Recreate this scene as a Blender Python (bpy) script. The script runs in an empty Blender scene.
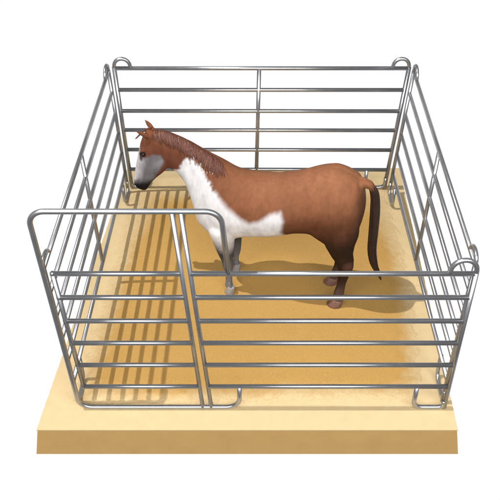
import bpy, bmesh, math, random
import numpy as np
from mathutils import Vector, Matrix
random.seed(7); rng = np.random.default_rng(7)
S = bpy.context.scene
COL = S.collection

# ------------------------------------------------------------------ camera
CX, CY, CZ, PIT, FPX = -0.1047, -4.7198, 6.0286, 0.6995, 755.34
cam = bpy.data.cameras.new('camera')
cam.sensor_width = 36.0; cam.lens = FPX / 500 * 36.0
cam.clip_end = 500; cam.clip_start = 0.05
co = bpy.data.objects.new('camera', cam); COL.objects.link(co)
co.location = (CX, CY, CZ); co.rotation_euler = (math.pi / 2 - PIT, 0, 0)
S.camera = co
CAM = np.array([CX, CY, CZ]); cp, sp = math.cos(PIT), math.sin(PIT)

def ray(px, py):
    u = (px - 250) / FPX; v = -(py - 250) / FPX
    return np.array([u, cp + v * sp, -sp + v * cp])
def at_z(px, py, z):
    d = ray(px, py); return CAM + d * (z - CZ) / d[2]
def at_y(px, py, y):
    d = ray(px, py); return CAM + d * (y - CY) / d[1]
def to_px(P):
    d = np.asarray(P, float) - CAM
    fw = d[..., 1] * cp - d[..., 2] * sp; up = d[..., 1] * sp + d[..., 2] * cp
    return np.stack([250 + FPX * d[..., 0] / fw, 250 - FPX * up / fw], -1)

# ------------------------------------------------------------------ materials
def nodes(name):
    m = bpy.data.materials.new(name); m.use_nodes = True
    nt = m.node_tree; b = nt.nodes['Principled BSDF']
    return m, nt, b
def N(nt, t, **kw):
    n = nt.nodes.new(t)
    for k, v in kw.items():
        if hasattr(n, k): setattr(n, k, v)
        else: n.inputs[k].default_value = v
    return n
def link(nt, a, b): nt.links.new(a, b)

def mat_noise(name, c1, c2, scale=30, rough=.6, bump=.0, bscale=200, spec=.3, metal=0, detail=6):
    m, nt, b = nodes(name)
    tc = N(nt, 'ShaderNodeTexCoord')
    no = N(nt, 'ShaderNodeTexNoise'); no.inputs['Scale'].default_value = scale; no.inputs['Detail'].default_value = detail
    link(nt, tc.outputs['Object'], no.inputs['Vector'])
    r = N(nt, 'ShaderNodeValToRGB'); r.color_ramp.elements[0].position = .3; r.color_ramp.elements[1].position = .7
    r.color_ramp.elements[0].color = (*c1, 1); r.color_ramp.elements[1].color = (*c2, 1)
    link(nt, no.outputs['Fac'], r.inputs['Fac']); link(nt, r.outputs['Color'], b.inputs['Base Color'])
    b.inputs['Roughness'].default_value = rough; b.inputs['Specular IOR Level'].default_value = spec; b.inputs['Metallic'].default_value = metal
    if bump:
        n2 = N(nt, 'ShaderNodeTexNoise'); n2.inputs['Scale'].default_value = bscale; n2.inputs['Detail'].default_value = 3
        link(nt, tc.outputs['Object'], n2.inputs['Vector'])
        bp = N(nt, 'ShaderNodeBump'); bp.inputs['Strength'].default_value = bump; bp.inputs['Distance'].default_value = .01
        link(nt, n2.outputs['Fac'], bp.inputs['Height']); link(nt, bp.outputs['Normal'], b.inputs['Normal'])
    return m

M_STEEL = mat_noise('galvanised_steel', (.37, .375, .39), (.43, .435, .45), 14, .29, .02, 60, .35, .80)
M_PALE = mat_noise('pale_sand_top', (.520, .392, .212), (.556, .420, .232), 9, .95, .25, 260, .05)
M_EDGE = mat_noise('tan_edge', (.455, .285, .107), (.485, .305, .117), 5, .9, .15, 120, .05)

def mat_attr(name, attr, scale, amt, rough, spec, bump, bscale, stretch=(1, 1, 1)):
    m, nt, b = nodes(name)
    a = N(nt, 'ShaderNodeAttribute'); a.attribute_name = attr
    tc = N(nt, 'ShaderNodeTexCoord'); mp = N(nt, 'ShaderNodeMapping'); mp.inputs['Scale'].default_value = stretch
    link(nt, tc.outputs['Object'], mp.inputs['Vector'])
    no = N(nt, 'ShaderNodeTexNoise'); no.inputs['Scale'].default_value = scale; no.inputs['Detail'].default_value = 5
    link(nt, mp.outputs['Vector'], no.inputs['Vector'])
    mr = N(nt, 'ShaderNodeMapRange'); mr.inputs['From Min'].default_value = .25; mr.inputs['From Max'].default_value = .75
    mr.inputs['To Min'].default_value = 1 - amt; mr.inputs['To Max'].default_value = 1 + amt
    link(nt, no.outputs['Fac'], mr.inputs['Value'])
    mx = N(nt, 'ShaderNodeVectorMath'); mx.operation = 'MULTIPLY'
    link(nt, a.outputs['Color'], mx.inputs[0]); link(nt, mr.outputs['Result'], mx.inputs[1])
    link(nt, mx.outputs['Vector'], b.inputs['Base Color'])
    b.inputs['Roughness'].default_value = rough; b.inputs['Specular IOR Level'].default_value = spec
    n2 = N(nt, 'ShaderNodeTexNoise'); n2.inputs['Scale'].default_value = bscale; n2.inputs['Detail'].default_value = 4
    link(nt, mp.outputs['Vector'], n2.inputs['Vector'])
    bp = N(nt, 'ShaderNodeBump'); bp.inputs['Strength'].default_value = bump; bp.inputs['Distance'].default_value = .006
    link(nt, n2.outputs['Fac'], bp.inputs['Height']); link(nt, bp.outputs['Normal'], b.inputs['Normal'])
    return m
M_SAND = mat_attr('orange_sand', 'col', 95, .14, .95, .05, .5, 300)
M_COAT = mat_attr('horse_coat', 'coat', 26, .12, .6, .04, .3, 110, (1, 1, .45))
M_MANE = mat_attr('brown_mane', 'tone', 40, .15, .5, .3, .3, 120)
M_TAIL = mat_noise('dark_tail_hair', (.020, .011, .008), (.048, .025, .018), 60, .45, .4, 160, .35)
M_HOOFG = mat_noise('grey_hoof', (.20, .19, .185), (.30, .285, .28), 40, .5, .1, 90, .3)
M_HOOFB = mat_noise('brown_hoof', (.13, .065, .05), (.21, .11, .085), 40, .45, .1, 90, .35)
M_EYE = mat_noise('dark_eye', (.004, .003, .003), (.010, .006, .005), 40, .08, 0, 90, .6)

# ------------------------------------------------------------------ helpers
def mesh_obj(name, verts, faces, mat, parent=None, smooth=True):
    me = bpy.data.meshes.new(name)
    me.from_pydata([tuple(map(float, v)) for v in verts], [], faces); me.update()
    if mat: me.materials.append(mat)
    if smooth: me.polygons.foreach_set('use_smooth', [True] * len(me.polygons))
    o = bpy.data.objects.new(name, me); COL.objects.link(o)
    if parent:
        o.parent = parent; o.matrix_parent_inverse = Matrix.Translation(parent.location).inverted()
    return o
def empty(name, loc, label, cat, group=None):
    o = bpy.data.objects.new(name, None); o.empty_display_size = .2; COL.objects.link(o)
    o.location = tuple(map(float, loc)); o['label'] = label; o['category'] = cat
    if group: o['group'] = group
    return o

def fillet(pts, r, n=7):
    pts = [np.asarray(p, float) for p in pts]; out = [pts[0]]
    for i in range(1, len(pts) - 1):
        a, b, c = pts[i - 1], pts[i], pts[i + 1]
        u = (a - b); v = (c - b); lu, lv = np.linalg.norm(u), np.linalg.norm(v); u /= lu; v /= lv
        ang = math.acos(max(-1, min(1, float(u @ v))))
        t = min(r / math.tan(ang / 2), lu * .49, lv * .49)
        p0, p1 = b + u * t, b + v * t
        rr = t * math.tan(ang / 2)
        bis = (u + v); bis /= np.linalg.norm(bis); cen = b + bis * (rr / math.sin(ang / 2))
        e0, e1 = p0 - cen, p1 - cen
        phi = math.acos(max(-1, min(1, float(e0 @ e1) / (np.linalg.norm(e0) * np.linalg.norm(e1)))))
        for k in range(n + 1):
            s = k / n
            out.append(cen + (math.sin((1 - s) * phi) * e0 + math.sin(s * phi) * e1) / math.sin(phi))
    out.append(pts[-1]); return out

def tube_geo(path, r, seg=14, V=None, F=None):
    V = [] if V is None else V; F = [] if F is None else F
    P = [np.asarray(p, float) for p in path]; n = len(P)
    rs = r if hasattr(r, '__len__') else [r] * n
    T = []
    for i in range(n):
        t = P[min(i + 1, n - 1)] - P[max(i - 1, 0)]; T.append(t / (np.linalg.norm(t) + 1e-12))
    up = np.array([0, 0, 1.]) if abs(T[0][2]) < .9 else np.array([0, 1., 0])
    a = np.cross(T[0], up); a /= np.linalg.norm(a)
    base = len(V)
    for i in range(n):
        a = a - T[i] * (a @ T[i]); a /= np.linalg.norm(a); b = np.cross(T[i], a)
        for k in range(seg):
            th = 2 * math.pi * k / seg
            V.append(P[i] + rs[i] * (math.cos(th) * a + math.sin(th) * b))
    for i in range(n - 1):
        for k in range(seg):
            k2 = (k + 1) % seg
            F.append((base + i * seg + k, base + i * seg + k2, base + (i + 1) * seg + k2, base + (i + 1) * seg + k))
    F.append(tuple(base + k for k in range(seg))[::-1]); F.append(tuple(base + (n - 1) * seg + k for k in range(seg)))
    return V, F
def tube(name, path, r, parent, mat=None, seg=14, welds=()):
    V, F = tube_geo(path, r, seg)
    for w, rad in welds:                      # small weld beads, part of the same bar
        bead(V, F, w, rad)
    return mesh_obj(name, V, F, mat or M_STEEL, parent)
def bead(V, F, c, r, n=8, m=5):
    base = len(V); c = np.asarray(c, float)
    for i in range(1, m):
        ph = math.pi * i / m
        for k in range(n):
            th = 2 * math.pi * k / n
            V.append(c + r * np.array([math.sin(ph) * math.cos(th), math.sin(ph) * math.sin(th), math.cos(ph)]))
    V.append(c + [0, 0, r]); V.append(c - [0, 0, r]); t, b = len(V) - 2, len(V) - 1
    for i in range(m - 2):
        for k in range(n):
            k2 = (k + 1) % n
            F.append((base + i * n + k, base + (i + 1) * n + k, base + (i + 1) * n + k2, base + i * n + k2))
    for k in range(n):
        k2 = (k + 1) % n
        F.append((t, base + k, base + k2)); F.append((b, base + (m - 2) * n + k2, base + (m - 2) * n + k))
def lerp(a, b, t): return np.asarray(a, float) * (1 - t) + np.asarray(b, float) * t

# ------------------------------------------------------------------ platform
cor = [at_z(127.5, 168, 0), at_z(399.5, 168, 0), at_z(458, 430, 0), at_z(36.5, 430, 0)]
yb = cor[2][1]
zb = at_y(250, 454, yb)[2]
bl = [at_y(36.5, 454, yb), at_y(458, 454, yb)]
base = empty('ground', (0, 1.9, zb), 'rectangular slab of pale sandy ground with a straight tan front edge', 'ground')
base['kind'] = 'structure'
T = .012
V = []; 
ins = .008
def inset(c, k): 
    m = np.array([0., 1.95, 0]); d = m - c; return c + d / np.linalg.norm(d) * k
for c in cor: q = inset(c, ins); V.append((q[0], q[1], -T))
lo = [cor[0] * 1, cor[1] * 1, bl[1], bl[0]]
for q in lo: V.append((q[0], q[1], zb))
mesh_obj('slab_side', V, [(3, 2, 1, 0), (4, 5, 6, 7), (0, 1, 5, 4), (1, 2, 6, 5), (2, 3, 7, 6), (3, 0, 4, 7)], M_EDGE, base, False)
# top sheet: fine grid, slightly uneven, a hair proud of the side
V = []; F = []; NX, NY = 90, 90
for j in range(NY + 1):
    for i in range(NX + 1):
        L = lerp(cor[0], cor[3], j / NY); R = lerp(cor[1], cor[2], j / NY)
        p = lerp(L, R, i / NX)
        if i in (0, NX): p[0] += rng.normal() * .0015
        V.append((p[0], p[1], 0.0))
for j in range(NY):
    for i in range(NX):
        a = j * (NX + 1) + i; F.append((a, a + NX + 1, a + NX + 2, a + 1))
n0 = len(V); ringi = [i for i in range(NX + 1)] + [(j) * (NX + 1) + NX for j in range(1, NY + 1)] + [NY * (NX + 1) + i for i in range(NX - 1, -1, -1)] + [j * (NX + 1) for j in range(NY - 1, 0, -1)]
for k in ringi: V.append((V[k][0], V[k][1], -T + .0005))
for k in range(len(ringi)):
    k2 = (k + 1) % len(ringi); F.append((ringi[k], ringi[k2], n0 + k2, n0 + k))
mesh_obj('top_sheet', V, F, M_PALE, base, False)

# ------------------------------------------------------------------ orange sand bed (uneven, crumbly edge)
def vnoise(x, y, sc, seed):
    r = np.random.default_rng(seed); G = r.random((64, 64)); x = np.asarray(x) * sc; y = np.asarray(y) * sc
    xi = np.floor(x).astype(int); yi = np.floor(y).astype(int); fx = x - xi; fy = y - yi
    fx = fx * fx * (3 - 2 * fx); fy = fy * fy * (3 - 2 * fy)
    g = lambda a, b: G[a % 64, b % 64]
    return (g(xi, yi) * (1 - fx) + g(xi + 1, yi) * fx) * (1 - fy) + (g(xi, yi + 1) * (1 - fx) + g(xi + 1, yi + 1) * fx) * fy - .5
SPX = [(140, 186), (132, 200), (120, 250), (106, 300), (90, 345), (78, 385), (78, 403), (150, 404), (240, 401), (300, 398), (360, 398), (412, 398), (420, 386), (417, 350), (412, 310), (406, 270), (397, 232), (388, 200), (382, 186)]
SP = np.array([at_z(*p, 0)[:2] for p in SPX])
def sdist(P, poly):
    d = np.full(len(P), 1e9); ins_ = np.zeros(len(P), bool)
    for i in range(len(poly)):
        a = poly[i]; b = poly[(i + 1) % len(poly)]; ab = b - a
        t = np.clip(((P - a) @ ab) / (ab @ ab), 0, 1); d = np.minimum(d, np.linalg.norm(P - a - t[:, None] * ab, axis=1))
        c = ((a[1] > P[:, 1]) != (b[1] > P[:, 1])) & (P[:, 0] < (b[0] - a[0]) * (P[:, 1] - a[1]) / (b[1] - a[1] + 1e-12) + a[0])
        ins_ ^= c
    return np.where(ins_, d, -d)
def sand_d(P):
    x, y = P[:, 0], P[:, 1]
    return sdist(P, SP) + .07 * vnoise(x, y, 5, 1) + .06 * vnoise(x, y, 14, 2) + .05 * vnoise(x, y, 40, 3)
gx = np.linspace(-2.1, 2.1, 330); gy = np.linspace(-.2, 4.0, 330)
X, Y = np.meshgrid(gx, gy); P = np.stack([X.ravel(), Y.ravel()], 1)
D = sand_d(P); D0 = D.copy()
Hs = .016 * np.clip(D / .25, 0, 1) ** .7 + np.where(D > 0, .003 * vnoise(P[:, 0], P[:, 1], 9, 5) * np.clip(D / .1, 0, 1), 0)
Hs = np.where(D > 0, np.maximum(Hs, 0) + .0015, -.004)
SZ = .016
idx = np.arange(len(P)).reshape(330, 330); keep = D > -.03
F = []
k = keep.reshape(330, 330)
kk = k[:-1, :-1] & k[1:, :-1] & k[:-1, 1:] & k[1:, 1:]
for j, i in zip(*np.nonzero(kk)):
    F.append((idx[j, i], idx[j, i + 1], idx[j + 1, i + 1], idx[j + 1, i]))
used = np.unique(np.array(F)); remap = -np.ones(len(P), int); remap[used] = np.arange(len(used))
Vv = np.c_[P[used], Hs[used]]; F = [tuple(int(remap[q]) for q in f) for f in F]
C_SAND = np.array([.440, .256, .077]); C_PALE = np.array([.538, .406, .222])
side = np.interp(Vv[:, 0], [-2, -1.2, 1.2, 2], [.34, .22, .18, .26])
back = np.interp(Vv[:, 1], [2.4, 3.7], [1, 2.6])
tt = np.clip(D0[used] / (side * back), 0, 1); tt = tt * tt * (3 - 2 * tt)
tt = np.clip(.10 + .90 * tt + .12 * vnoise(Vv[:, 0], Vv[:, 1], 30, 8) * (1 - tt), 0, 1)
colv = C_PALE * (1 - tt[:, None]) + C_SAND * tt[:, None]
# loose grains crumbling over the edge
NG = 26000
gp = np.c_[rng.uniform(-2.05, 2.05, NG * 6), rng.uniform(-.15, 3.95, NG * 6)]
gd = sand_d(gp)
pr = np.where(gd > 0, np.exp(-gd / .12) * .7 + .03, np.exp(gd / .035)); okg = (rng.random(len(gp)) < pr) & (gd > -.16)
gp = gp[okg][:NG]; gd = gd[okg][:NG]
nv = len(Vv); GV = []; GF = []
for q, d in zip(gp, gd):
    s = random.uniform(.002, .0055); z = (.016 * min(1, max(0, d) / .25) ** .7 + .001)
    a0 = random.uniform(0, 6.28); b = nv + len(GV)
    for kq in range(3):
        GV.append((q[0] + s * math.cos(a0 + 2.09 * kq), q[1] + s * math.sin(a0 + 2.09 * kq), z - .001))
    GV.append((q[0], q[1], z + s * .7))
    GF += [(b, b + 1, b + 3), (b + 1, b + 2, b + 3), (b + 2, b, b + 3)]
gm = np.clip(.45 - gd * 1.2, .15, .65)[:, None]
gc = np.repeat((C_SAND * (1 - gm) + C_PALE * gm) * rng.uniform(.85, 1.12, (len(gp), 1)), 4, 0)
sand = mesh_obj('sand', list(Vv) + GV, F + GF, M_SAND)
sand['kind'] = 'stuff'; sand['label'] = 'loose orange sand spread over the pale ground inside the steel pen'; sand['category'] = 'sand'
ca = sand.data.color_attributes.new('col', 'FLOAT_COLOR', 'POINT')
ca.data.foreach_set('color', np.c_[np.r_[colv, gc], np.ones(nv + len(GV))].astype(np.float32).ravel())

# ------------------------------------------------------------------ corral panels
ZT, ZB = 1.785, .366
GRP = 'tubular steel panels of the pen'
def loop_path(p0, dirv, length, h):
    """half ring standing on the top rail, from the post top back down to the rail"""
    p0 = np.asarray(p0, float); dirv = np.asarray(dirv, float); dirv = dirv / np.linalg.norm(dirv)
    out = []
    for i in range(19):
        th = math.pi * i / 18
        out.append(p0 + dirv * (length / 2 * (1 - math.cos(th))) + np.array([0, 0, h * math.sin(th) ** .8]))
    return out
def foot_path(post, inward, length, zrail, r, rc=.09):
    post = np.asarray(post, float); iv = np.asarray(inward, float); iv = iv / np.linalg.norm(iv)
    g = np.array([post[0], post[1], r + .004])
    return fillet([g + [0, 0, .16], g, g + iv * length, g + iv * length + [0, 0, zrail - r - .004]], rc)

def panel(a_bot, a_top, b_bot, b_top, zs, r, label, stay=.5, foot=.27, loops=((.20, .125), (.20, .125)), feet=(1, 1)):
    """a..b end posts (on the ground / at the top rail)"""
    a_bot, a_top, b_bot, b_top = [np.asarray(v, float) for v in (a_bot, a_top, b_bot, b_top)]
    base_p = lerp(a_bot, b_bot, .5); base_p[2] = 0
    t = empty('corral_panel', base_p, label, 'corral panel', GRP)
    def on(b, tp, z): return lerp(b, tp, (z - b[2]) / (tp[2] - b[2]))
    rp = r * 1.06
    for (b, tp, other) in ((a_bot, a_top, b_bot), (b_bot, b_top, a_bot)):
        iv = other - b; iv[2] = 0; iv /= np.linalg.norm(iv)
        welds = [(on(b, tp, z) + iv * r * .9, r * .92) for z in zs]
        g = np.array([b[0], b[1], r + .004])
        tube('post', [g, on(b, tp, zs[0] + r * .6)], rp, t, welds=welds)
    for z in zs:
        tube('rail', [on(a_bot, a_top, z), on(b_bot, b_top, z)], r, t)
    if stay is not None:
        m0, m1 = lerp(on(a_bot, a_top, zs[0]), on(b_bot, b_top, zs[0]), stay), lerp(on(a_bot, a_top, zs[-1]), on(b_bot, b_top, zs[-1]), stay)
        tube('stay', [m0 - [0, 0, .002], m1 + [0, 0, .002]], r, t)
    for k, (b, tp, other) in enumerate(((a_bot, a_top, b_top), (b_bot, b_top, a_top))):
        iv = other - tp; iv[2] = 0
        tube('corner_loop', loop_path(on(b, tp, zs[0]), iv, *loops[k]), r * .9, t)
        if feet[k]: tube('foot', foot_path(b, iv, foot, zs[-1], r * .95), r * .95, t)
    return t

zs_rear = [at_y(260, y, 3.77)[2] for y in (68.5, 90, 111, 130, 149.5, 169)]
zs_front = [at_y(260, y, 0.0)[2] for y in (273.7, 297.5, 321, 343, 365, 386.5)]
zs_side = [(a + b) / 2 for a, b in zip(zs_rear, zs_front)]
RR_, RL_ = (1.735, 3.745), (-1.725, 3.765)
panel((*RL_, 0), (-1.765, 3.775, ZT), (*RR_, 0), (1.838, 3.775, ZT), zs_rear, .0255,
      'rear steel panel of six rails behind the horse, highest in the photo', stay=.492)
panel((-1.765, 3.67, 0), (-1.822, 3.69, ZT), (-1.815, .07, 0), (-1.855, .075, ZT), zs_side, .0218,
      'left steel panel casting a barred shadow on the sand, beside the horse head', stay=.51, foot=.30, loops=((.24, .12), (.20, .07)))
panel((1.782, 3.63, 0), (1.880, 3.68, ZT), (1.815, .075, 0), (1.815, .12, ZT), zs_side, .0218,
      'right steel panel of six rails behind the horse tail', stay=.5, foot=.34, loops=((.24, .12), (.20, .09)))

# front panel with its gate
t = empty('gate_panel', (0, 0, 0), 'front steel panel with a tall round cornered gate arch and hinged gate', 'gate panel', GRP)
r = .0232
fy = lambda px, py: at_y(px, py, 0.0)
top_l = fy(26.5, 211.5); top_r = fy(220.5, 211.5)
bot_l = fy(80, 408.5); bot_r = fy(239.5, 408.5)
bot_l[2] = bot_r[2] = r + .004
arch = fillet([fy(228.5, 273.5), top_r, top_l, bot_l, bot_r, fy(239.5, 386.5)], .13, 9)
tube('gate_arch', arch, r, t, seg=18)
pb = fy(443.5, 408); pb[2] = r; pt = fy(476.5, 271)
p2t, p2b = fy(180.5, 211.5), fy(211.5, 408)
def on_line(a, b, z): return lerp(a, b, (z - a[2]) / (b[2] - a[2]))
tube('post', [pb, on_line(pb, pt, zs_front[0] + r * .6)], r * 1.06, t, welds=[(on_line(pb, pt, z) - [r * .9, 0, 0], r * .92) for z in zs_front])
tube('post', [p2b, p2t], r * .9, t, welds=[(on_line(p2b, p2t, z) + [r * .9, 0, 0], r * .9) for z in zs_front])
for z in zs_front: tube('rail', [on_line(p2b, p2t, z), on_line(pb, pt, z)], r, t)
fr = fy(412.5, 408); 
tube('foot', fillet([[pb[0] - .012, 0, r + .10], [pb[0] - .012, 0, r + .004], [fr[0], 0, r + .004], [fr[0], 0, zs_front[-1]]], .09), r * .98, t)
tube('corner_loop', loop_path(on_line(pb, pt, zs_front[0]) + [.004, 0, 0], [-1, 0, 0], .225, .15), r * .95, t)
g1t, g1b = fy(171.5, 211.5), fy(203, 408)
l1t, l1b = fy(52.5, 273.7), fy(84, 387)
gate = None
gV, gF = tube_geo([l1t, l1b], r * .92, 14)
for z in zs_front: bead(gV, gF, on_line(l1b, l1t, z), r * 1.12)
gate = mesh_obj('gate', gV, gF, M_STEEL, t)
gV, gF = tube_geo([g1b, g1t], r * .9, 14)
o = mesh_obj('gate_post', gV, gF, M_STEEL); o.parent = gate
for z in zs_front:
    V_, F_ = tube_geo([on_line(l1b, l1t, z), on_line(g1b, g1t, z)], r * .98, 14)
    o = mesh_obj('gate_rail', V_, F_, M_STEEL); o.parent = gate

# ------------------------------------------------------------------ horse
nrm = np.array([.215, .9766, 0.]); nrm /= np.linalg.norm(nrm); PC = nrm[1] * 1.83
fwd = np.array([-nrm[1], nrm[0], 0.])         # towards the head
def hp(px, py, off=0.0):
    d = ray(px, py); return CAM + d * ((PC + off - CAM @ nrm) / (d @ nrm))
def lat_px(P): return (to_px(P + nrm * .1) - to_px(P - nrm * .1)) / .2
HV, HF = [], []
def loft(rings, seg=28):
    base_ = len(HV)
    for R in rings:
        for v in R: HV.append(v)
    n = len(rings)
    for i in range(n - 1):
        for k_ in range(seg):
            k2 = (k_ + 1) % seg
            HF.append((base_ + i * seg + k_, base_ + i * seg + k2, base_ + (i + 1) * seg + k2, base_ + (i + 1) * seg + k_))
    HF.append(tuple(base_ + k_ for k_ in range(seg))[::-1]); HF.append(tuple(base_ + (n - 1) * seg + k_ for k_ in range(seg)))
def ring_tb(T_, B_, w, off=0.0, ex=2.0, seg=28, pear=0.0, corr=True):
    """ring through profile pixels T (top/front) and B (bottom/back), half width w metres across the horse"""
    T_ = np.array(T_, float); B_ = np.array(B_, float); M = (T_ + B_) / 2; d = (T_ - B_) / 2; E_ = np.linalg.norm(d)
    c = hp(*M, off); bv = lat_px(c) * w; bn = bv @ (d / E_)
    kf = math.sqrt(max(.3, 1 - (bn / E_) ** 2)) if corr else 1
    hv = (hp(*(M + d * kf), off) - hp(*(M - d * kf), off)) / 2
    out = []
    for k_ in range(seg):
        th = 2 * math.pi * k_ / seg; cs, sn = math.cos(th), math.sin(th)
        cc = math.copysign(abs(cs) ** (2 / ex), cs); ss = math.copysign(abs(sn) ** (2 / ex), sn)
        out.append(c + hv * cc + nrm * (w * ss * (1 - pear * cc)))
    return out
# trunk and neck
TR = [((364.6, 190), (366.2, 203), .035), ((363.6, 186.5), (365.8, 208), .085), ((361.6, 181), (364.6, 215), .15), ((357, 174), (361.5, 226), .225), ((348, 169), (352, 240), .285), ((337, 165.2), (340, 246), .31),
      ((326, 163.8), (326, 243), .325), ((312, 165.6), (312, 234), .33), ((296, 169.3), (296, 233), .335), ((276, 172), (276, 236), .345),
      ((257, 171), (256, 237), .34), ((243, 168), (240, 237), .31), ((231, 164.4), (226, 237), .275), ((221, 160), (212, 234), .245),
      ((211, 154.2), (199, 222), .205), ((202, 149), (192.5, 201), .165), ((191, 142), (186.5, 184), .135), ((180, 136.4), (178.5, 173), .118),
      ((169, 131.8), (170, 168), .105), ((160, 129), (163, 166), .095)]
loft([ring_tb(a, b, w, pear=.12 if a[0] > 205 else -.0) for a, b, w in TR])
# head
HD = [((147, 128.5), (158, 131), .05), ((143.5, 134), (165, 141), .088), ((141, 141), (168, 153), .105), ((139.6, 148), (168, 164), .113),
      ((138, 156), (164, 171.5), .105), ((136.4, 164), (157.5, 176.5), .080), ((135, 171), (152, 181.5), .064), ((134.2, 177), (149, 186), .062),
      ((134.4, 182), (147, 189), .056), ((136.5, 185.6), (144, 189), .035)]
loft([ring_tb(a, b, w, ex=2.35) for a, b, w in HD])
def ell(px, py, off, rx, rz, w, ang=0.0, n=18, m=10):
    """ellipsoid: rx, rz in metres along / across the profile, w across the horse"""
    c = hp(px, py, off); ca_, sa_ = math.cos(ang), math.sin(ang); up = np.array([0, 0, 1.])
    e1 = fwd * ca_ + up * sa_; e2 = -fwd * sa_ + up * ca_
    b0 = len(HV); rings = []
    for i in range(1, m):
        ph = math.pi * i / m
        rings.append([c + e1 * rx * math.cos(ph) + e2 * rz * math.sin(ph) * math.cos(2 * math.pi * k_ / n) + nrm * w * math.sin(ph) * math.sin(2 * math.pi * k_ / n) for k_ in range(n)])
    loft(rings, n)
for sgn in (-1, 1):
    ell(158, 165, sgn * .062, .125, .10, .055, -1.0)          # cheek
    ell(142.6, 151.5, sgn * .080, .055, .04, .032, -.9)          # brow
    ell(136.8, 180.5, sgn * .042, .035, .045, .03, -.6)        # nostril wing
# limbs: (px, py, radius along profile in px, lateral radius m); off = distance from the mid-plane
def limb(pts, off0, seg=20):
    rings = []; C = []
    for q in pts:
        off = q[4] if len(q) > 4 else off0
        C.append(hp(q[0], q[1], off))
    for i, q in enumerate(pts):
        t_ = C[min(i + 1, len(C) - 1)] - C[max(i - 1, 0)]; t_ = t_ - nrm * (t_ @ nrm); t_ /= np.linalg.norm(t_)
        e = np.cross(t_, nrm); e /= np.linalg.norm(e)
        sc = np.linalg.norm(to_px(C[i] + fwd * .5) - to_px(C[i] - fwd * .5))
        rings.append([C[i] + e * (q[2] / sc) * math.cos(2 * math.pi * k_ / seg) + nrm * q[3] * math.sin(2 * math.pi * k_ / seg) for k_ in range(seg)])
    loft(rings, seg); return C
FN, FF, HN, HFAR = -.185, .185, -.175, .175
HOOF = []
def hoof(px, py, off, rpx, mat, toe):
    """wedge hoof: wider at the ground, sloping toe; (px, py) = middle of its sole"""
    c = hp(px, py, off); d = ray(px, py); c = CAM + d * ((SZ - CZ) / d[2])
    rr_ = rpx / 90.; V_ = []; F_ = []; seg = 20
    for (z, s, sh) in ((0, 1.0, 0), (.012, 1.02, 0), (.085, .74, .42), (.098, .62, .46)):
        for k_ in range(seg):
            th = 2 * math.pi * k_ / seg
            V_.append(c + fwd * (rr_ * (s * math.cos(th) - sh)) * toe + nrm * rr_ * .86 * s * math.sin(th) + np.array([0, 0, z]))
    for i in range(3):
        for k_ in range(seg):
            k2 = (k_ + 1) % seg; F_.append((i * seg + k_, i * seg + k2, (i + 1) * seg + k2, (i + 1) * seg + k_))
    F_.append(tuple(range(seg))[::-1]); F_.append(tuple(3 * seg + k_ for k_ in range(seg)))
    HOOF.append((V_, F_, mat)); return c + np.array([0, 0, .092]) - fwd * rr_ * .46 * toe
def limb_to_hoof(pts, off0, hf, mat):
    top = hoof(hf[0], hf[1], off0, hf[2], mat, 1)
    p = to_px(top); off = float(top @ nrm - PC)
    limb(pts + [(p[0], p[1] - 1.0, hf[2] * .66, hf[2] / 90 * .60, off), (p[0], p[1] + 1.2, hf[2] * .6, hf[2] / 90 * .55, off)], off0)
limb_to_hoof([(219, 212, 9, .06, -.09), (220, 219, 11, .09, -.15), (221.5, 228, 12.5, .11), (223.8, 241, 10.8, .095), (225.8, 252, 8.2, .076), (227.2, 260, 5.9, .056), (228, 265, 5.6, .056),
              (228.6, 270, 4.2, .043), (229, 277, 3.3, .036), (229, 283, 3.5, .038), (229, 285, 4.3, .046), (229.3, 287, 3.2, .034)], FN, (229.5, 292.5, 5.0), M_HOOFG)
limb_to_hoof([(227, 212, 8, .06, .09), (233, 228, 8, .09), (235.5, 238, 6.2, .074), (236.2, 246, 5.0, .058), (236.4, 250, 4.4, .049), (236.2, 255, 3.0, .035), (236, 259, 2.6, .030),
              (236, 262, 3.5, .040), (236, 264, 3.0, .034)], FF, (236, 269.5, 4.4), M_HOOFG)
limb_to_hoof([(337, 203, 13, .07, -.08), (339, 210, 18, .11, -.13), (341.5, 221, 18.5, .135, -.165), (340.5, 233, 19, .135), (340, 245, 15, .11), (342.3, 255, 11.2, .08), (344.8, 261, 9.4, .064), (345.5, 267, 8.2, .056),
              (344.5, 273, 5.6, .046), (342, 281, 4.6, .040), (340.5, 287, 4.6, .040), (339, 292.5, 5.2, .046), (337.6, 296, 4.6, .042)], HN, (334.2, 304.5, 7.6), M_HOOFB)
limb_to_hoof([(336, 203, 13, .07, .08), (338, 222, 15, .12), (339, 236, 10, .09), (340, 247, 7.5, .065), (341, 254, 6.2, .052), (340, 259, 5.0, .044),
              (338, 266, 4.2, .038), (336, 272, 4.6, .042), (335, 275, 4.2, .04)], HFAR, (330, 282.5, 7.0), M_HOOFB)
limb([(360, 183, 4.5, .05), (365, 182.3, 4, .045), (370, 184.5, 3.6, .04), (374, 190, 3.2, .035), (375.5, 198, 2.5, .028)], 0)      # dock
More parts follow.
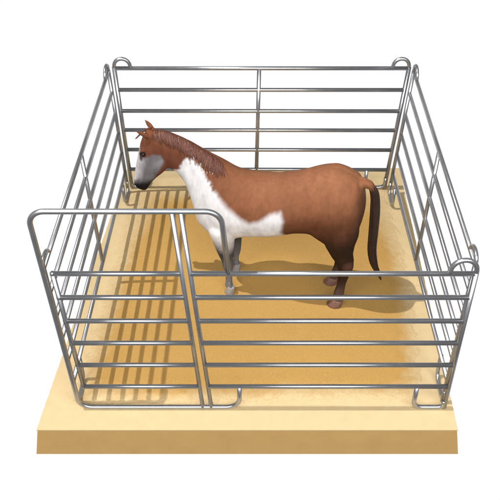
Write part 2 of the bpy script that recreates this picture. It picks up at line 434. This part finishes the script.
# ears: leaf-shaped, cupped forward
def ear(base_px, tip_px, off_b, off_t, w):
    A = hp(*base_px, off_b); B = hp(*tip_px, off_t); ax = B - A; L = np.linalg.norm(ax); ax /= L
    sd = np.cross(ax, nrm); sd /= np.linalg.norm(sd); rings = []
    for s, q in ((-.18, .55), (0, .8), (.2, 1), (.42, 1.0), (.62, .8), (.8, .52), (.93, .26), (1, .10)):
        c = A + ax * L * s
        rings.append([c + sd * (w * q * math.cos(2 * math.pi * k_ / 14)) + nrm * (w * .62 * q * math.sin(2 * math.pi * k_ / 14)) for k_ in range(14)])
    loft(rings, 14)
ear((149.5, 137.5), (134.8, 130.6), -.075, -.115, .028)
ear((152.5, 128.5), (144.2, 119.3), .065, .105, .030)

me = bpy.data.meshes.new('horse_raw'); me.from_pydata([tuple(map(float, v)) for v in HV], [], HF); me.update()
bm = bmesh.new(); bm.from_mesh(me); bmesh.ops.recalc_face_normals(bm, faces=bm.faces); bm.to_mesh(me); bm.free()
tmp = bpy.data.objects.new('horse_raw', me); COL.objects.link(tmp)
md = tmp.modifiers.new('r', 'REMESH'); md.mode = 'VOXEL'; md.voxel_size = .0085; md.adaptivity = 0
ms = tmp.modifiers.new('s', 'SMOOTH'); ms.factor = .5; ms.iterations = 9
dg = bpy.context.evaluated_depsgraph_get(); dg.update()
hm = bpy.data.meshes.new_from_object(tmp.evaluated_get(dg)); hm.name = 'horse'
bpy.data.objects.remove(tmp)
# blend where limbs meet the trunk, then raise soft muscle forms
nvh = len(hm.vertices); VC = np.empty(nvh * 3, np.float32); hm.vertices.foreach_get('co', VC); VC = VC.reshape(-1, 3).astype(float)
ED = np.empty(len(hm.edges) * 2, np.int32); hm.edges.foreach_get('vertices', ED); ED = ED.reshape(-1, 2)
deg = np.bincount(ED.ravel(), minlength=nvh).astype(float)[:, None]
def lap(A):
    o = np.zeros_like(A)
    for k_ in range(A.shape[1]):
        o[:, k_] = np.bincount(ED[:, 0], A[ED[:, 1], k_], nvh) + np.bincount(ED[:, 1], A[ED[:, 0], k_], nvh)
    return o / deg
def profile_px(A):
    l_ = A @ nrm - PC; f_ = (A - np.array([0, 1.83, 0])) @ fwd
    return to_px(A - nrm * (l_ + np.interp(f_, [.45, .95], [.17, .105]))[:, None])
q_ = profile_px(VC)
wb = np.clip((q_[:, 0] - 196) / 12, 0, 1) * np.clip((369 - q_[:, 0]) / 5, 0, 1) * np.clip((246 - q_[:, 1]) / 12, 0, 1)
wb = np.maximum(wb, .35 * np.clip((190 - q_[:, 0]) / 10, 0, 1) * np.clip((q_[:, 0] - 152) / 6, 0, 1))[:, None]
for it in range(70):
    VC = VC + .6 * wb * (lap(VC) - VC)
    if it % 2: VC = VC - .61 * wb * .9 * (lap(VC) - VC)
hm.vertices.foreach_set('co', VC.astype(np.float32).ravel()); hm.update()
VN = np.empty(nvh * 3, np.float32); hm.vertices.foreach_get('normal', VN); VN = VN.reshape(-1, 3).astype(float)
q_ = profile_px(VC); side = np.clip(np.abs(VN @ nrm) * 1.3, 0, 1)
BUMPS = [(336, 200, 17, 24, .3, .030), (318, 222, 10, 8, 0, -.022), (304, 205, 9, 22, 0, -.014), (221, 200, 10, 26, -.35, .030), (240, 205, 7, 26, -.3, -.016), (212, 222, 8, 9, 0, .018),
         (352, 214, 6, 20, .15, .014), (343, 224, 4, 18, .1, -.010), (262, 200, 16, 18, 0, .008), (200, 178, 6, 22, -.7, .012), (187, 168, 4, 16, -.75, -.010), (224, 236, 5, 7, 0, .012),
         (342, 244, 3, 9, 0, .008), (331, 238, 3, 9, -.3, -.008), (141, 166, 3, 9, .12, -.010), (147, 164, 1.6, 9, .3, .006), (160, 158, 3, 7, .2, -.008), (136.6, 184, 1.3, 1.6, .5, -.014), (143, 156, 4.2, 1.2, .1, .006), (228, 262, 3, 3, 0, .004), (250, 188, 14, 5, .1, .008), (300, 190, 16, 6, .2, .008), (322, 184, 4, 12, .6, -.007)]
dsp = np.zeros(nvh)
for bx, by, sx, sy, an, am in BUMPS:
    dx, dy = q_[:, 0] - bx, q_[:, 1] - by; c_, s_ = math.cos(an), math.sin(an)
    dsp += 1.35 * am * np.exp(-.5 * (((dx * c_ + dy * s_) / sx) ** 2 + ((-dx * s_ + dy * c_) / sy) ** 2))
for k_ in range(6):                                                # faint ribs
    rx = 254 + 8 * k_
    dsp += .0022 * np.exp(-.5 * ((q_[:, 0] - rx + (q_[:, 1] - 205) * .12) / 1.7) ** 2) * np.exp(-.5 * ((q_[:, 1] - 210) / 13) ** 2)
VC = VC + VN * (dsp * side)[:, None]
hm.vertices.foreach_set('co', VC.astype(np.float32).ravel()); hm.update()
hm.materials.clear(); hm.materials.append(M_COAT)
hm.polygons.foreach_set('use_smooth', [True] * len(hm.polygons))
horse = bpy.data.objects.new('horse', hm); COL.objects.link(horse)
horse['label'] = 'brown and white pinto horse standing side on inside the pen, facing left'; horse['category'] = 'horse'
nvh = len(hm.vertices); VC = np.empty(nvh * 3, np.float32); hm.vertices.foreach_get('co', VC); VC = VC.reshape(-1, 3).astype(float)
VN = np.empty(nvh * 3, np.float32); hm.vertices.foreach_get('normal', VN); VN = VN.reshape(-1, 3)

# coat pattern with some painted light and shade, in the horse's own side-view coordinates (same on both flanks)
latv = VC @ nrm - PC
Q = profile_px(VC)
qx, qy = Q[:, 0], Q[:, 1]
nz1 = vnoise(qx, qy, .35, 11) + .6 * vnoise(qx, qy, .9, 12); nz2 = vnoise(qx, qy * .35, 1.1, 13); body = np.clip((qx - 212) / 8, 0, 1)
WB = [(184, 159), (187, 158), (190, 164), (192, 159), (195, 165), (198, 164), (201, 171), (205, 173), (208, 180), (211, 180), (213.5, 187), (217, 188), (224, 196), (232, 203.5), (243, 211.5), (252, 214.5), (262, 212), (272, 206.5), (283, 204.5),
      (286, 212), (283, 224), (288, 236), (288, 250), (240, 252), (238, 300), (205, 300), (190, 240), (176, 190), (172, 172), (178, 170)]
FW = [(128, 146), (138, 149), (140.5, 158), (146, 157.5), (153, 155), (160, 156.5), (163, 161), (161, 169), (154, 178), (150, 190), (128, 192)]
PQ = np.c_[qx, qy]
sb = sdist(PQ, np.array(WB, float)) + (2.0 - 1.4 * body) * nz1 + (1.2 - 1.0 * body) * nz2
sf = sdist(PQ, np.array(FW, float)) + 1.0 * nz1
sm = lambda x, w: (lambda t_: t_ * t_ * (3 - 2 * t_))(np.clip(x / w * .5 + .5, 0, 1))
def mix(a, b, t_): return a * (1 - t_[:, None]) + b * t_[:, None]
BROWN = np.array([.150, .054, .026]); LIT_BROWN = np.array([.232, .096, .047]); DARK = np.array([.030, .016, .010]); WHITE = np.array([.60, .58, .58])
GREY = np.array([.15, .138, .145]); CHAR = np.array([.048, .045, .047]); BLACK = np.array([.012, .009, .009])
c = np.tile(BROWN, (nvh, 1))
c = mix(c, LIT_BROWN, np.clip((qx - 205) / 50, 0, 1) * np.clip((222 - qy) / 40, 0, 1))  # lit upper back painted into the brown, paler towards the top
neckd = np.clip((200 - qx) / 30, 0, 1) * np.clip((qy - 140) / 15, 0, 1)
c = mix(c, np.array([.115, .040, .025]), .85 * neckd)
legd = np.clip((qy + 5 * nz1 + 9 * np.clip((qx - 346) / 18, 0, 1) - 201 - np.clip((340 - qx) * .15, 0, 7)) / 46, 0, 1) ** 1.1 * (qx > 283)
c = mix(c, DARK, np.clip(legd * 1.1, 0, 1))
c = mix(c, np.array([.10, .045, .033]), .8 * np.clip(1 - ((qx - 349) / 7) ** 2 - ((qy - 264) / 6) ** 2, 0, 1))
c = mix(c, np.array([.13, .075, .058]), .7 * sm(qy - 286, 10) * (qx > 300))
WH = np.tile(WHITE, (nvh, 1))
WH = mix(WH, CHAR, np.clip((qy + 2 * nz1 - 230 - np.clip((qx - 212) * .25, 0, 9)) / 16, 0, 1) * (qx < 243))  # chest and foreleg shading painted into the white coat as charcoal
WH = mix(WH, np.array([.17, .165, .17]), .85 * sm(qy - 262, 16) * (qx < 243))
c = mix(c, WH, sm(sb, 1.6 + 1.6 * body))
FC = mix(np.tile(GREY, (nvh, 1)), np.array([.46, .42, .43]), np.clip((145 - qx + (qy - 170) * -.25) / 9, 0, 1))
c = mix(c, FC, sm(sf, 1.8))
c = mix(c, BLACK, sm(qy - 183.2 - (qx - 140) * .05 + .8 * nz1, 5) * (qx < 156) * (qy < 196))
c = mix(c, BLACK, np.clip(1.5 - ((qx - 142.6) / 3.2) ** 2 - ((qy - 154.8) / 2.8) ** 2, 0, 1))
c = mix(c, np.array([.05, .03, .026]), .9 * np.clip(1.2 - ((qx - 140.2) / 2.4) ** 2 - ((qy - 159) / 4) ** 2, 0, 1))
# ticking flecks near the mane edge
fl = (vnoise(qx, qy * .6, 1.3, 21) > .25) & (np.abs(latv) > .05) & (qx > 160) & (qx < 214) & (sdist(PQ, np.array([(188, 148), (199, 153), (208, 163), (214, 176), (209, 180), (198, 165), (188, 158)], float)) > 0)
c = mix(c, np.array([.50, .42, .38]), .8 * fl)
earm = (qx < 147.5) & (qy < 141) & ((VN @ fwd) - VN[:, 2] > .35) & (np.abs(latv) > .05)
c = mix(c, np.array([.05, .026, .02]), .8 * earm)
# ear hollows and tips
c = np.clip(c * (1 + .10 * vnoise(qx, qy, .16, 31)[:, None] * 2), 0, 1)
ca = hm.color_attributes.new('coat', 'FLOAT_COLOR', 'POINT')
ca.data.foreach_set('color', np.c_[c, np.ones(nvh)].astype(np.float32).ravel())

for V_, F_, m_ in HOOF: mesh_obj('hoof', V_, F_, m_, horse)
for sgn in (-1, 1):
    V_, F_ = [], []; bead(V_, F_, hp(143.2, 154.2, sgn * .098), .021, 16, 10)
    mesh_obj('eye', V_, F_, M_EYE, horse)

# tail: a bundle of tapering locks
def smooth_path(pts, n=22):
    pts = [np.asarray(p, float) for p in pts]; out = []
    for i in range(n + 1):
        s = i / n * (len(pts) - 1); j = min(int(s), len(pts) - 2); t_ = s - j
        p0, p1, p2, p3 = pts[max(j - 1, 0)], pts[j], pts[j + 1], pts[min(j + 2, len(pts) - 1)]
        out.append(.5 * ((2 * p1) + (-p0 + p2) * t_ + (2 * p0 - 5 * p1 + 4 * p2 - p3) * t_ ** 2 + (-p0 + 3 * p1 - 3 * p2 + p3) * t_ ** 3))
    return out
TPX = [(361, 180), (367, 182), (372.5, 187.5), (375, 197), (375, 212), (373.4, 232), (372, 250), (374, 264), (378.5, 274), (381, 280)]
core = smooth_path([hp(x, y, 0) for x, y in TPX], 30)
prof = np.interp(np.linspace(0, 1, 31), [0, .1, .22, .45, .75, .88, 1], [.022, .030, .038, .046, .042, .026, .005])
TV, TF = tube_geo(core[4:], list(prof[4:] * np.clip((np.arange(27) + 1.5) / 5, .4, 1) * .92), 12)
for k_ in range(120):
    a_ = random.uniform(0, 6.283); q_ = random.uniform(.65, 1.08); ph = random.uniform(-.5, .5); end = random.uniform(.62, 1.0)
    pts = []; rs = []
    n_ = int(30 * end)
    st = random.randint(3, 10)
    for i in range(st, n_ + 1):
        an = a_ + ph * i / 30
        pts.append(core[i] + prof[i] * q_ * (fwd * math.cos(an) + nrm * math.sin(an)))
        rs.append(.0062 * min(1, (i - st) / 3 + .3) * (1 - max(0, (i - n_ + 7) / 7) * .93))
    if len(pts) > 3: tube_geo(pts, rs, 5, TV, TF)
mesh_obj('tail', TV, TF, M_TAIL, horse)
# mane: flat locks falling from the crest on the near side
crest = smooth_path([hp(x, y + 1.2, 0) for x, y in [(150, 129.5), (160, 129.5), (170, 132.5), (181, 137.5), (192, 143), (202, 149.2), (211, 154.5), (219, 159)]], 60)
MV, MF, MC = [], [], []
from mathutils.bvhtree import BVHTree
bvh = BVHTree.FromPolygons([Vector(v) for v in VC], [tuple(p.vertices) for p in hm.polygons])
def shade():
    v_ = rng.random(); b_ = np.array([.11, .040, .025]) * rng.uniform(.75, 1.35)
    if v_ > .94: b_ = np.array([.24, .115, .075])
    MC.extend([b_] * (len(MV) - len(MC)))
for k_ in range(420):
    s = random.uniform(0.06, 1.0); i = min(59, int(s * 60)); p = lerp(crest[i], crest[i + 1], s * 60 - i)
    ln = random.uniform(.05, .105) + .065 * s; sw = random.uniform(-.05, .10)
    pts = []
    for q_ in range(9):
        u_ = q_ / 8
        pos = p + np.array([0, 0, .010]) - nrm * (-.012 + .13 * u_) - np.array([0, 0, ln * u_]) - fwd * (sw * u_ + .03 * u_ * u_)
        loc, no_, ix, di = bvh.find_nearest(Vector(pos))
        pts.append(np.array(loc) + np.array(no_) * (.002 + .005 * random.random()))
    w0 = random.uniform(.0038, .0072)
    rs = [w0 * (.25 + .75 * min(1, q_ / 2)) * (1 - .9 * max(0, (q_ - 3) / 5)) for q_ in range(9)]
    tube_geo(pts, rs, 5, MV, MF); shade()
# forelock
for k_ in range(11):
    p = hp(149 + random.uniform(-2, 3), 129 + random.uniform(-.5, 1), random.uniform(-.03, .03))
    pts = [p + np.array([0, 0, .01]) + fwd * (.02 * q_ + .003 * q_ * q_) - np.array([0, 0, .006 * q_ * q_]) + nrm * random.uniform(-.004, .004) for q_ in range(6)]
    tube_geo(pts, [.006, .007, .006, .005, .003, .001], 5, MV, MF); shade()
mo = mesh_obj('mane', MV, MF, M_MANE, horse)
ca = mo.data.color_attributes.new('tone', 'FLOAT_COLOR', 'POINT')
ca.data.foreach_set('color', np.c_[np.array(MC), np.ones(len(MC))].astype(np.float32).ravel())

# ------------------------------------------------------------------ light: white studio surround, key from the left, soft front fill
w = bpy.data.worlds.new('World'); S.world = w; w.use_nodes = True
nt = w.node_tree; bg = nt.nodes['Background']; bg.inputs['Strength'].default_value = 1.0
tc = nt.nodes.new('ShaderNodeTexCoord'); dt = nt.nodes.new('ShaderNodeVectorMath'); dt.operation = 'DOT_PRODUCT'
dt.inputs[1].default_value = (0, math.cos(math.radians(42)), -math.sin(math.radians(42)))
sq = nt.nodes.new('ShaderNodeVectorMath'); sq.operation = 'MULTIPLY'; sq.inputs[1].default_value = (.5, 1, 1)
nz = nt.nodes.new('ShaderNodeVectorMath'); nz.operation = 'NORMALIZE'
nt.links.new(tc.outputs['Generated'], sq.inputs[0]); nt.links.new(sq.outputs['Vector'], nz.inputs[0]); nt.links.new(nz.outputs['Vector'], dt.inputs[0])
rp = nt.nodes.new('ShaderNodeMapRange'); rp.interpolation_type = 'SMOOTHSTEP'
rp.inputs['From Min'].default_value = math.cos(math.radians(56)); rp.inputs['From Max'].default_value = math.cos(math.radians(41))
rp.inputs['To Min'].default_value = .08; rp.inputs['To Max'].default_value = 1.0
nt.links.new(dt.outputs['Value'], rp.inputs['Value']); nt.links.new(rp.outputs['Result'], bg.inputs['Color'])
def lamp(name, pos, target, size, E):
    L = bpy.data.lights.new(name, 'AREA'); L.shape = 'DISK'; L.size = size
    pos = np.asarray(pos, float); target = np.asarray(target, float); d = target - pos; dist = np.linalg.norm(d)
    L.energy = E * math.pi ** 2 * dist ** 2; L.color = (1, 1, 1)
    o = bpy.data.objects.new(name, L); COL.objects.link(o); o.location = tuple(pos)
    o.rotation_euler = Vector(d).to_track_quat('-Z', 'Y').to_euler(); return o
KEY, FILL = .90, 1.85      # both relative to the white surround
el = math.radians(64)
tgt = np.array([0, 1.9, 0])
key = lamp('key_lamp', tgt + 400 * np.array([-math.cos(el), -.008, math.sin(el)]), tgt, 4.0, KEY)
fill = lamp('fill_lamp', CAM + np.array([0, -.765, .644]) * 8, tgt, 30.0, FILL)
fill.data.shape = 'ELLIPSE'; fill.data.size_y = 10.0

S.render.engine = 'CYCLES'
S.cycles.use_denoising = True
S.view_settings.view_transform = 'Standard'; S.view_settings.look = 'None'
S.view_settings.exposure = 0; S.view_settings.gamma = 1; S.view_settings.use_curve_mapping = False
